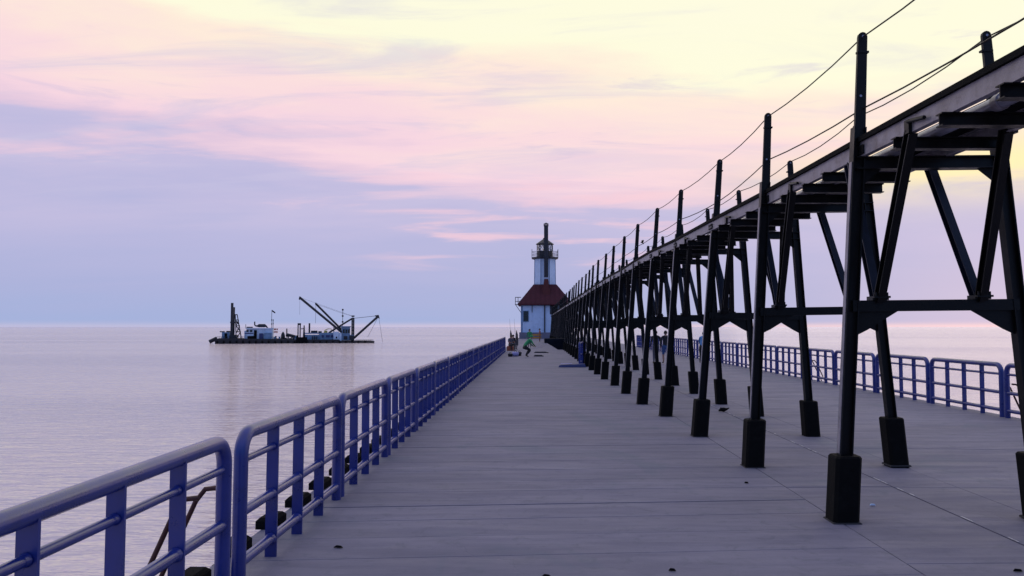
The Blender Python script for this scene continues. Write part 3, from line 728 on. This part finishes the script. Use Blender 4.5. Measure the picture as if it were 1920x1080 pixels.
for x_ in (586, 590, 594): dbox(x_, 630, x_ + 1.6, 637, -3.35, -3.02, 'strut_plate', M['dark'])
dtube([(608, 624), (610, 619), (616, 616.5), (621.5, 616.5), (621.5, 624)], .09, 'yellow_frame', M['yellow']); dbox(609, 620, 614.5, 624, -1.5, -.5, 'yellow_motor', M['yellow'])
dbox(626, 622, 636, 638, -3.9, -1, 'white_cabin', M['offwhite']); dbox(630.5, 631, 633, 634.5, -3.96, -3.91, 'pane', M['darkglass']); dbox(636.5, 624, 641, 639, -3.6, -1, 'white_locker', M['offwhite'])
cb = dbox(642, 613.5, 657, 628, -3.2, 1, 'operator_cabin', M['seablue']); dbox(640.5, 611.5, 658.5, 613.5, -3.6, 1.4, 'cabin_roof', M['seablue'])
for x_ in (643.3, 648.2, 653.1): dbox(x_, 617.5, x_ + 3.6, 624.5, -3.27, -3.21, 'pane', M['darkglass'], cb)
dbox(641, 628, 664, 638, -3.3, 2, 'forward_house', M['seablue']); dbox(645, 630, 652, 636.5, -3.38, -3.31, 'louvre', M['dark']); dbox(656, 629, 664.5, 637, -3.7, -3.35, 'winch', M['dark'])
dtube([(562.3, 558.3, -2), (650, 630, -2)], .27, 'crane_boom', M['dark']); dtube([(592, 569.5, 2), (643, 620, 2)], .24, 'crane_boom', M['dark'])
dbox(560.5, 556, 563.5, 559, -2.4, -1.6, 'boom_head', M['dark']); dtube([(561.3, 559, -2), (561.3, 562, -2)], .15, 'hook_block', M['dark']); dbox(590.8, 567.5, 593, 571, 1.6, 2.4, 'boom_head', M['dark'])
dtube([(592, 571, 2), (592, 606, 2)], .03, 'hoist_wire', M['dark']); dtube([(562, 562, -2), (562, 590, -2)], .02, 'hoist_wire', M['dark'])
for x_ in (660.6, 663.6): dtube([(x_, 596, -1.5), (x_, 645, -1.5)], .17, 'ladder_mast', M['dark'])
m = MB()
for y_ in range(600, 640, 6): m.tube([dp(660.6, y_, -1.5), dp(663.6, y_ + 4, -1.5)], .06, 5)
m.build('mast_lacing', M['dark'], dr)
dtube([(617, 624, -1.5), (661, 597, -1.5)], .2, 'mast_strut', M['dark']); dbox(659.5, 591.5, 665, 594, -2, -1, 'mast_top_lamp', M['dark']); dtube([(662, 592, -1.5), (662, 598, -1.5)], .08, 'lamp_post', M['dark'])
dtube([(664, 634, -1.5), (710, 592.5, -1.5)], .27, 'bow_boom', M['dark']); dtube([(703, 592.3, -1.5), (709, 592.3, -1.5), (711.5, 597.5, -1.5)], [.12, .3, .1], 'boom_head', M['dark'])
dtube([(592, 570, 2), (640, 586.8, 0), (662, 593, -1.5)], .025, 'stay_wire', M['dark']); dtube([(662, 597, -1.5), (706, 592.3, -1.5)], .05, 'stay_wire', M['dark']); dtube([(563, 558, -2), (662, 593, -1.5)], .02, 'stay_wire', M['dark'])
dtube([(708, 597, -1.5), (690, 632, -1.5)], .035, 'stay_wire', M['dark']); dtube([(711, 598, -1.5), (718, 641, -1.5)], .03, 'stay_wire', M['dark'])
dtube([(642.8, 580), (642.8, 612)], .06, 'ball_mast', M['dark'])
m = MB()
for y_ in (580.8, 592.5, 603.5):
    c = dp(642.8, y_); m.lathe([(.02, c.z - .24), (.2, c.z - .13), (.24, c.z), (.2, c.z + .13), (.02, c.z + .24)], 10, c=(c.x, 0), smooth=True)
m.build('day_shape_ball', M['dark'], dr)
dtube([(626.5, 608, -1), (626.5, 624, -1)], .1, 'vent_pipe', M['dark'])
m = MB()
for x_ in range(668, 703, 4): m.tube([dp(x_, 636.7, -4.8), dp(x_, 640, -4.8)], .05, 5)
m.tube([dp(668, 637, -4.8), dp(700, 637, -4.8)], .035, 5); m.build('deck_railing', M['dark'], dr)
m = MB()
for x_ in range(408, 460, 4): m.tube([dp(x_, 631, -4.8), dp(x_, 636, -4.8)], .05, 5)
m.tube([dp(408, 631.3, -4.8), dp(459, 631.3, -4.8)], .035, 5); m.build('deck_railing', M['dark'], dr)
tag(dr, 'dredge barge with blue and white deckhouses, tall spuds and three crane booms on the lake', 'dredge')

# ------------------------------------------------------------------ people
def person(name_label, loc, rz, J, E, regions, mats, cat='person', hair='hair', height=1.7):
    """J: joint -> (x, y, z, radius x, radius y); one skinned continuous body; faces take the cloth of the nearest joint"""
    keys = list(J); me = bpy.data.meshes.new('tmp'); me.from_pydata([J[k][:3] for k in keys], [(keys.index(a), keys.index(b)) for a, b in E], [])
    ob = bpy.data.objects.new('tmp', me); COL.objects.link(ob)
    md = ob.modifiers.new('s', 'SKIN'); me.skin_vertices or None
    sv_ = me.skin_vertices[0].data
    for i, k in enumerate(keys): sv_[i].radius = (J[k][3], J[k][4]); sv_[i].use_root = (k == 'pelvis')
    md.use_smooth_shade = True
    sb = ob.modifiers.new('u', 'SUBSURF'); sb.levels = 2; sb.render_levels = 2
    dg = bpy.context.evaluated_depsgraph_get(); nm = bpy.data.meshes.new_from_object(ob.evaluated_get(dg)); bpy.data.objects.remove(ob)
    nm.name = 'body'; nm.materials.clear()
    used = sorted(set(regions.values())); 
    for u in used: nm.materials.append(M[u])
    segs = [(Vector(J[a][:3]), Vector(J[b][:3]), regions[b]) for a, b in E]
    for p in nm.polygons:
        c = p.center; best = 9; who = used[0]
        for a, b_, r_ in segs:
            ab = b_ - a; tt = max(0, min(1, (c - a).dot(ab) / max(ab.length_squared, 1e-9))); dd_ = (c - a - ab * tt).length
            if dd_ < best: best = dd_; who = r_
        p.material_index = used.index(who); p.use_smooth = True
    o = bpy.data.objects.new('person', nm); COL.objects.link(o); o.location = loc; o.rotation_euler.z = rz
    hd = Vector(J['head'][:3]); ht = Vector(J['crown'][:3])
    m = MB(); c = (hd + ht) / 2
    v = []; f = []; nseg = 12; rings = 6
    for i in range(rings + 1):
        a = math.pi * i / rings * .62
        for k in range(nseg): b_ = math.tau * k / nseg; v.append((c.x + .092 * math.sin(a) * math.cos(b_), c.y - .018 + .108 * math.sin(a) * math.sin(b_), c.z + .015 + .112 * math.cos(a)))
    for i in range(rings):
        for k in range(nseg): f.append((i * nseg + k, i * nseg + (k + 1) % nseg, (i + 1) * nseg + (k + 1) % nseg, (i + 1) * nseg + k))
    m.add(v, f, True); m.build('hair', M[hair], o)
    # face: nose, eyes, ears as small forms on the head
    m = MB(); m.tube([(c.x, c.y + .088, c.z + .005), (c.x, c.y + .112, c.z - .03), (c.x, c.y + .09, c.z - .04)], [.008, .016, .012], 6)
    for s_ in (-1, 1): m.tube([(c.x + s_ * .082, c.y - .005, c.z - .04), (c.x + s_ * .092, c.y - .012, c.z + .01)], .014, 6)
    m.build('face_features', M['skin'], o)
    tag(o, name_label, cat); return o

def figure(**kw):
    """standing adult facing +y; overrides replace joints"""
    J = dict(pelvis=(0, 0, .92, .15, .11), waist=(0, .0, 1.05, .135, .10), chest=(0, .0, 1.28, .165, .11), collar=(0, -.01, 1.41, .10, .075), neck=(0, .0, 1.475, .055, .055), head=(0, .02, 1.55, .075, .085), crown=(0, .02, 1.64, .07, .08),
             shL=(-.19, -.01, 1.385, .06, .06), elL=(-.25, -.03, 1.11, .042, .042), wrL=(-.26, .03, .87, .030, .030), haL=(-.26, .05, .79, .036, .022),
             shR=(.19, -.01, 1.385, .06, .06), elR=(.25, -.03, 1.11, .042, .042), wrR=(.26, .03, .87, .030, .030), haR=(.26, .05, .79, .036, .022),
             hiL=(-.10, 0, .86, .095, .10), knL=(-.105, .02, .48, .062, .066), anL=(-.11, -.02, .09, .038, .042), toL=(-.12, .14, .04, .042, .03),
             hiR=(.10, 0, .86, .095, .10), knR=(.105, .02, .48, .062, .066), anR=(.11, -.02, .09, .038, .042), toR=(.12, .14, .04, .042, .03))
    J.update(kw)
    E = [('pelvis', 'waist'), ('waist', 'chest'), ('chest', 'collar'), ('collar', 'neck'), ('neck', 'head'), ('head', 'crown')]
    for s in 'LR': E += [('collar', 'sh' + s), ('sh' + s, 'el' + s), ('el' + s, 'wr' + s), ('wr' + s, 'ha' + s), ('pelvis', 'hi' + s), ('hi' + s, 'kn' + s), ('kn' + s, 'an' + s), ('an' + s, 'to' + s)]
    return J, E
def dress(top, bottom, sleeves='skin', shins=None, shoes='black_cloth'):
    r = dict(pelvis=bottom, waist=top, chest=top, collar=top, neck='skin', head='skin', crown='skin')
    for s in 'LR': r.update({'sh' + s: top, 'el' + s: top, 'wr' + s: sleeves, 'ha' + s: 'skin', 'hi' + s: bottom, 'kn' + s: bottom, 'an' + s: shins or bottom, 'to' + s: shoes})
    return r
def at(x, y): Z = F * 1.9 / (y - 613); return ((x - 1000) * Z / F, Z, 0)

stride = dict(knL=(-.10, .12, .50, .062, .066), anL=(-.10, .10, .10, .038, .042), toL=(-.11, .26, .05, .042, .03), knR=(.10, -.03, .49, .062, .066), anR=(.11, -.24, .13, .038, .042), toR=(.12, -.10, .04, .042, .03),
              elL=(-.25, -.09, 1.12, .042, .042), wrL=(-.26, -.08, .89, .030, .030), haL=(-.26, -.06, .81, .036, .022), elR=(.25, .05, 1.12, .042, .042), wrR=(.25, .18, .93, .030, .030), haR=(.24, .23, .87, .036, .022))
J, E = figure(**stride)
person('person walking away in black top and blue shorts, seen between the trestles', at(1247.5, 682), .05, J, E, dress('black_cloth', 'denim', 'black_cloth', 'skin'), None)
J, E = figure(knR=(.10, .10, .50, .062, .066), anR=(.10, .06, .10, .038, .042), toR=(.11, .22, .05, .042, .03))
person('person in dark clothes partly hidden by a trestle leg, left of the walker in shorts', at(1229, 681), .1, J, E, dress('black_cloth', 'grey_cloth', 'black_cloth'), None)
# man leaning to the rail
J, E = figure(waist=(0, .06, 1.04, .14, .105), chest=(0, .16, 1.25, .17, .12), collar=(0, .22, 1.37, .10, .08), neck=(0, .27, 1.43, .055, .055), head=(0, .32, 1.50, .075, .085), crown=(0, .34, 1.58, .07, .08),
              shL=(-.19, .22, 1.35, .062, .062), elL=(-.24, .30, 1.09, .042, .042), wrL=(-.2, .50, 1.0, .03, .03), haL=(-.19, .57, 1.0, .036, .022), shR=(.19, .22, 1.35, .062, .062), elR=(.24, .28, 1.08, .042, .042), wrR=(.2, .45, .98, .03, .03), haR=(.19, .52, .98, .036, .022))
person('person in a light blue shirt and dark trousers bending towards the right railing', at(1316, 682), -.5, J, E, dress('sky_cloth', 'black_cloth', 'skin'), None)
# seated angler in dark clothing
sit = dict(pelvis=(0, 0, .48, .16, .13), waist=(0, .03, .62, .14, .11), chest=(0, .06, .84, .165, .115), collar=(0, .08, .97, .10, .08), neck=(0, .10, 1.03, .055, .055), head=(0, .13, 1.10, .075, .085), crown=(0, .13, 1.19, .07, .08),
           shL=(-.19, .07, .94, .06, .06), elL=(-.27, .14, .70, .042, .042), wrL=(-.16, .34, .66, .03, .03), haL=(-.12, .40, .67, .036, .022), shR=(.19, .07, .94, .06, .06), elR=(.27, .14, .70, .042, .042), wrR=(.16, .34, .66, .03, .03), haR=(.12, .40, .67, .036, .022),
           hiL=(-.11, .04, .46, .10, .10), knL=(-.16, .44, .50, .065, .065), anL=(-.15, .42, .10, .04, .042), toL=(-.16, .56, .04, .042, .03), hiR=(.11, .04, .46, .10, .10), knR=(.16, .44, .50, .065, .065), anR=(.15, .42, .10, .04, .042), toR=(.16, .56, .04, .042, .03))
J, E = figure(**sit)
pa = at(964, 656)
person('seated person in dark clothes on the left side before the lighthouse', pa, 2.4, J, E, dress('black_cloth', 'grey_cloth', 'black_cloth'), None)
b = MB(); b.box(-.24, -.22, .36, .24, .22, .40)
cr = empty('folding_chair', pa, 2.4); b.build('seat', M['grey_cloth'], cr)
b = MB(); b.box(-.24, -.26, .40, .24, -.23, .82); b.build('backrest', M['grey_cloth'], cr)
for sx in (-.22, .22):
    b = MB(); b.tube([(sx, -.2, 0), (sx, .2, .38)], .014, 6); b.tube([(sx, .2, 0), (sx, -.2, .38)], .014, 6); b.build('leg', M['dark'], cr)
tag(cr, 'folding chair under the seated person in dark clothes', 'chair')
# crouching green jacket
cro = dict(pelvis=(0, -.16, .64, .17, .14), waist=(0, -.03, .80, .155, .125), chest=(0, .15, .98, .175, .13), collar=(0, .24, 1.09, .105, .085), neck=(0, .30, 1.15, .055, .055), head=(0, .35, 1.22, .08, .088), crown=(0, .38, 1.31, .075, .085),
           shL=(-.19, .23, 1.07, .065, .065), elL=(-.27, .35, .83, .048, .048), wrL=(-.18, .52, .68, .034, .034), haL=(-.16, .57, .62, .036, .022), shR=(.19, .23, 1.07, .065, .065), elR=(.27, .35, .83, .048, .048), wrR=(.18, .52, .68, .034, .034), haR=(.16, .57, .62, .036, .022),
           hiL=(-.12, -.12, .60, .11, .11), knL=(-.17, .24, .46, .075, .075), anL=(-.16, .02, .10, .045, .048), toL=(-.17, .18, .04, .045, .032), hiR=(.12, -.12, .60, .11, .11), knR=(.17, .22, .44, .075, .075), anR=(.16, -.08, .10, .045, .048), toR=(.17, .08, .04, .045, .032))
J, E = figure(**cro)
person('crouching person in a bright green jacket and dark trousers, nearest of the group', at(987, 669), -1.2, J, E, dress('green', 'black_cloth', 'olive'), None, hair='green')
J, E = figure()
person('standing person in a green top behind the crouching one, before the white wall', at(993, 651.5), 2.9, J, E, dress('green', 'grey_cloth', 'green'), None)
J, E = figure(elL=(-.30, .05, 1.16, .042, .042), wrL=(-.34, .25, 1.20, .03, .03), haL=(-.35, .32, 1.22, .036, .022))
person('standing person in rust red clothing near the dark bulkhead by the lighthouse', at(1012, 643.5), 1.6, J, E, dress('rustcloth', 'rustcloth', 'skin'), None)
J, E = figure(**sit)
pb_ = at(957, 657.5); person('seated person in grey at the very left of the group, beside the railing end', pb_, -2.6, J, E, dress('grey_cloth', 'black_cloth', 'rustcloth'), None)
b = MB(); b.bbox(-.28, -.22, 0, .28, .22, .37, .02); o = b.build('bait_crate', M['rustcloth'], loc=pb_); tag(o, 'reddish crate used as a seat by the person in grey', 'crate')

# gear of the group
def bag(x, y, sx, sy, sz, mat, lab, name='duffel_bag', cat='bag'):
    p = at(x, y); m = MB(); pts = [(-sx / 2, 0, sz * .48), (-sx * .42, 0, sz * .5), (sx * .42, 0, sz * .5), (sx / 2, 0, sz * .48)]
    root = empty(name, p)
    m.tube(pts, [sz * .3, sz * .5, sz * .5, sz * .3], 12); m.build('body', M[mat], root)
    m = MB(); m.tube([(-sx * .2, 0, sz * .95), (-sx * .15, 0, sz * 1.25), (sx * .15, 0, sz * 1.25), (sx * .2, 0, sz * .95)], .015, 6); m.build('handle', M['black_cloth'], root)
    tag(root, lab, cat)
bag(966.5, 668, .42, .3, .30, 'lavcloth', 'pale lavender bag on the deck in front of the seated anglers')
bag(957, 668.5, .30, .3, .20, 'black_cloth', 'small black bag left of the pale lavender bag')
bag(974, 667, .28, .3, .26, 'black_cloth', 'black bag between the lavender bag and the crouching person')
def rod(x, y, lean, lab):
    p = at(x, y); m = empty('fishing_rod', p)
    b = MB(); b.tube([(0, 0, .0), (lean * .3, 0, .5)], .035, 8); b.build('butt', M['dark'], m)
    b = MB(); b.tube([(lean * .3, 0, .5), (lean, 0, 1.5), (lean * 1.8, .2, 2.6)], [.02, .012, .005], 6); b.build('blank', M['dark'], m)
    b = MB(); b.tube([(lean * .3 - .05, 0, .45), (lean * .3 + .05, 0, .45)], .05, 10); b.build('reel', M['dark'], m)
    tag(m, lab, 'fishing rod', 'fishing rods of the group')
rod(960, 655, -.12, 'fishing rod leaning left behind the seated person in grey'); rod(968, 655, -.10, 'fishing rod standing right of the seated person in dark clothes')
# dark wraps hanging on two posts behind the seated people
for x_, lab in ((958.5, 'left of the two furled dark umbrellas standing behind the seated people'), (969.5, 'right of the two furled dark umbrellas standing behind the seated people')):
    p = at(x_, 653); root = empty('furled_umbrella', p)
    b = MB(); b.tube([(0, 0, 0), (0, 0, 1.4)], .018, 6); b.build('pole', M['dark'], root)
    b = MB(); b.tube([(0, 0, .55), (0, 0, .8), (-.02, 0, 1.25), (-.05, 0, 1.62)], [.03, .11, .09, .015], 10); b.build('canopy', M['black_cloth'], root)
    tag(root, lab, 'umbrella', 'furled umbrellas')
# work trestle / orange barrier
p = at(1004, 645); br = empty('barrier', p)
for k in range(2):
    b = MB(); b.box(-.65, -.02, .62 + k * .3, .65, .02, .80 + k * .3); b.build('board', M['orange'], br)
for sx in (-.5, .5):
    b = MB(); b.bar((sx, -.25, 0), (sx, 0, 1.1), .05); b.bar((sx, .25, 0), (sx, 0.02, 1.1), .05); b.build('leg', M['dark'], br)
tag(br, 'orange barred barrier in front of the lighthouse wall', 'barrier')
for x_, y_, w_, lab in ((1015, 661.5, .75, 'long dark board lying on the deck right of the crouching person'), (1010, 668, .45, 'short dark board lying nearer than the long one')):
    p = at(x_, y_); b = MB(); b.bbox(-w_ * .7, -.18, .003, w_ * .7, .18, .06, .01); b.bbox(-w_ * .6, -.12, .061, w_ * .5, .1, .10, .01); tag(b.build('board_stack', M['dark'], loc=p), lab, 'board')
p = at(1076, 688); b = MB(); b.add([(-.75, -.25, .01), (.55, -.3, .01), (.55, .25, .01), (-.6, .3, .01), (-.7, -.2, .10), (.5, -.25, .16), (.5, .22, .16), (-.55, .25, .10)], [(3, 2, 1, 0), (4, 5, 6, 7), (0, 1, 5, 4), (1, 2, 6, 5), (2, 3, 7, 6), (3, 0, 4, 7)])
pan = b.build('flat_boat_hull', M['navy'], loc=p); b = MB(); b.box(-.62, -.18, .161, -.1, .2, .175); b.build('pale_cover', M['lavcloth'], pan)
tag(pan, 'flat dark blue board with pale cover lying by the left row of pedestals', 'board')
o = copy_tree(secB, kB); o.location = (2.52, 39.6, 0); o.rotation_euler = (0, 0, math.radians(-14)); o.scale.y = .62
tag(o, 'short blue hoop railing standing by itself among the left trestle feet', 'railing', 'blue railing sections along both pier edges')
# litter on the deck
b = MB(); rg = random.Random(2)
b.tube([(0, 0, .02), (.05, .02, .05), (.12, 0, .05), (.19, .02, .06), (.24, .0, .09)], [.01, .04, .05, .025, .008], 8)
b.tube([(.10, 0, .05), (.06, .07, .09)], [.03, .008], 6)
p = at(1345, 771); tag(b.build('litter', M['timber'], loc=p), 'small dark scrap lying on the seam between the trestle feet', 'litter')
for x_, y_, s_, mt, lab in ((1628, 944, .03, 'white', 'white scrap beside the largest pedestal'), (1256, 1063, .028, 'timber', 'dark pebble on the deck at the bottom middle'), (1024, 1074, .035, 'timber', 'dark twig on the deck at the bottom edge'), (1395, 903, .025, 'timber', 'dark pebble left of the second pedestal'),
                           (1893, 1064, .035, 'timber', 'dark scrap near the lower right corner'), (640, 1021, .04, 'timber', 'dark twig on the left deck near the railing')):
    p = at(x_, y_); b = MB(); b.tube([(-s_, 0, .008), (-s_ * .4, s_ * .2, .014), (s_ * .5, -s_ * .1, .014), (s_, 0, .006)], [.003, .012, .011, .003], 6)
    tag(b.build('litter', M[mt], loc=p), lab, 'litter')
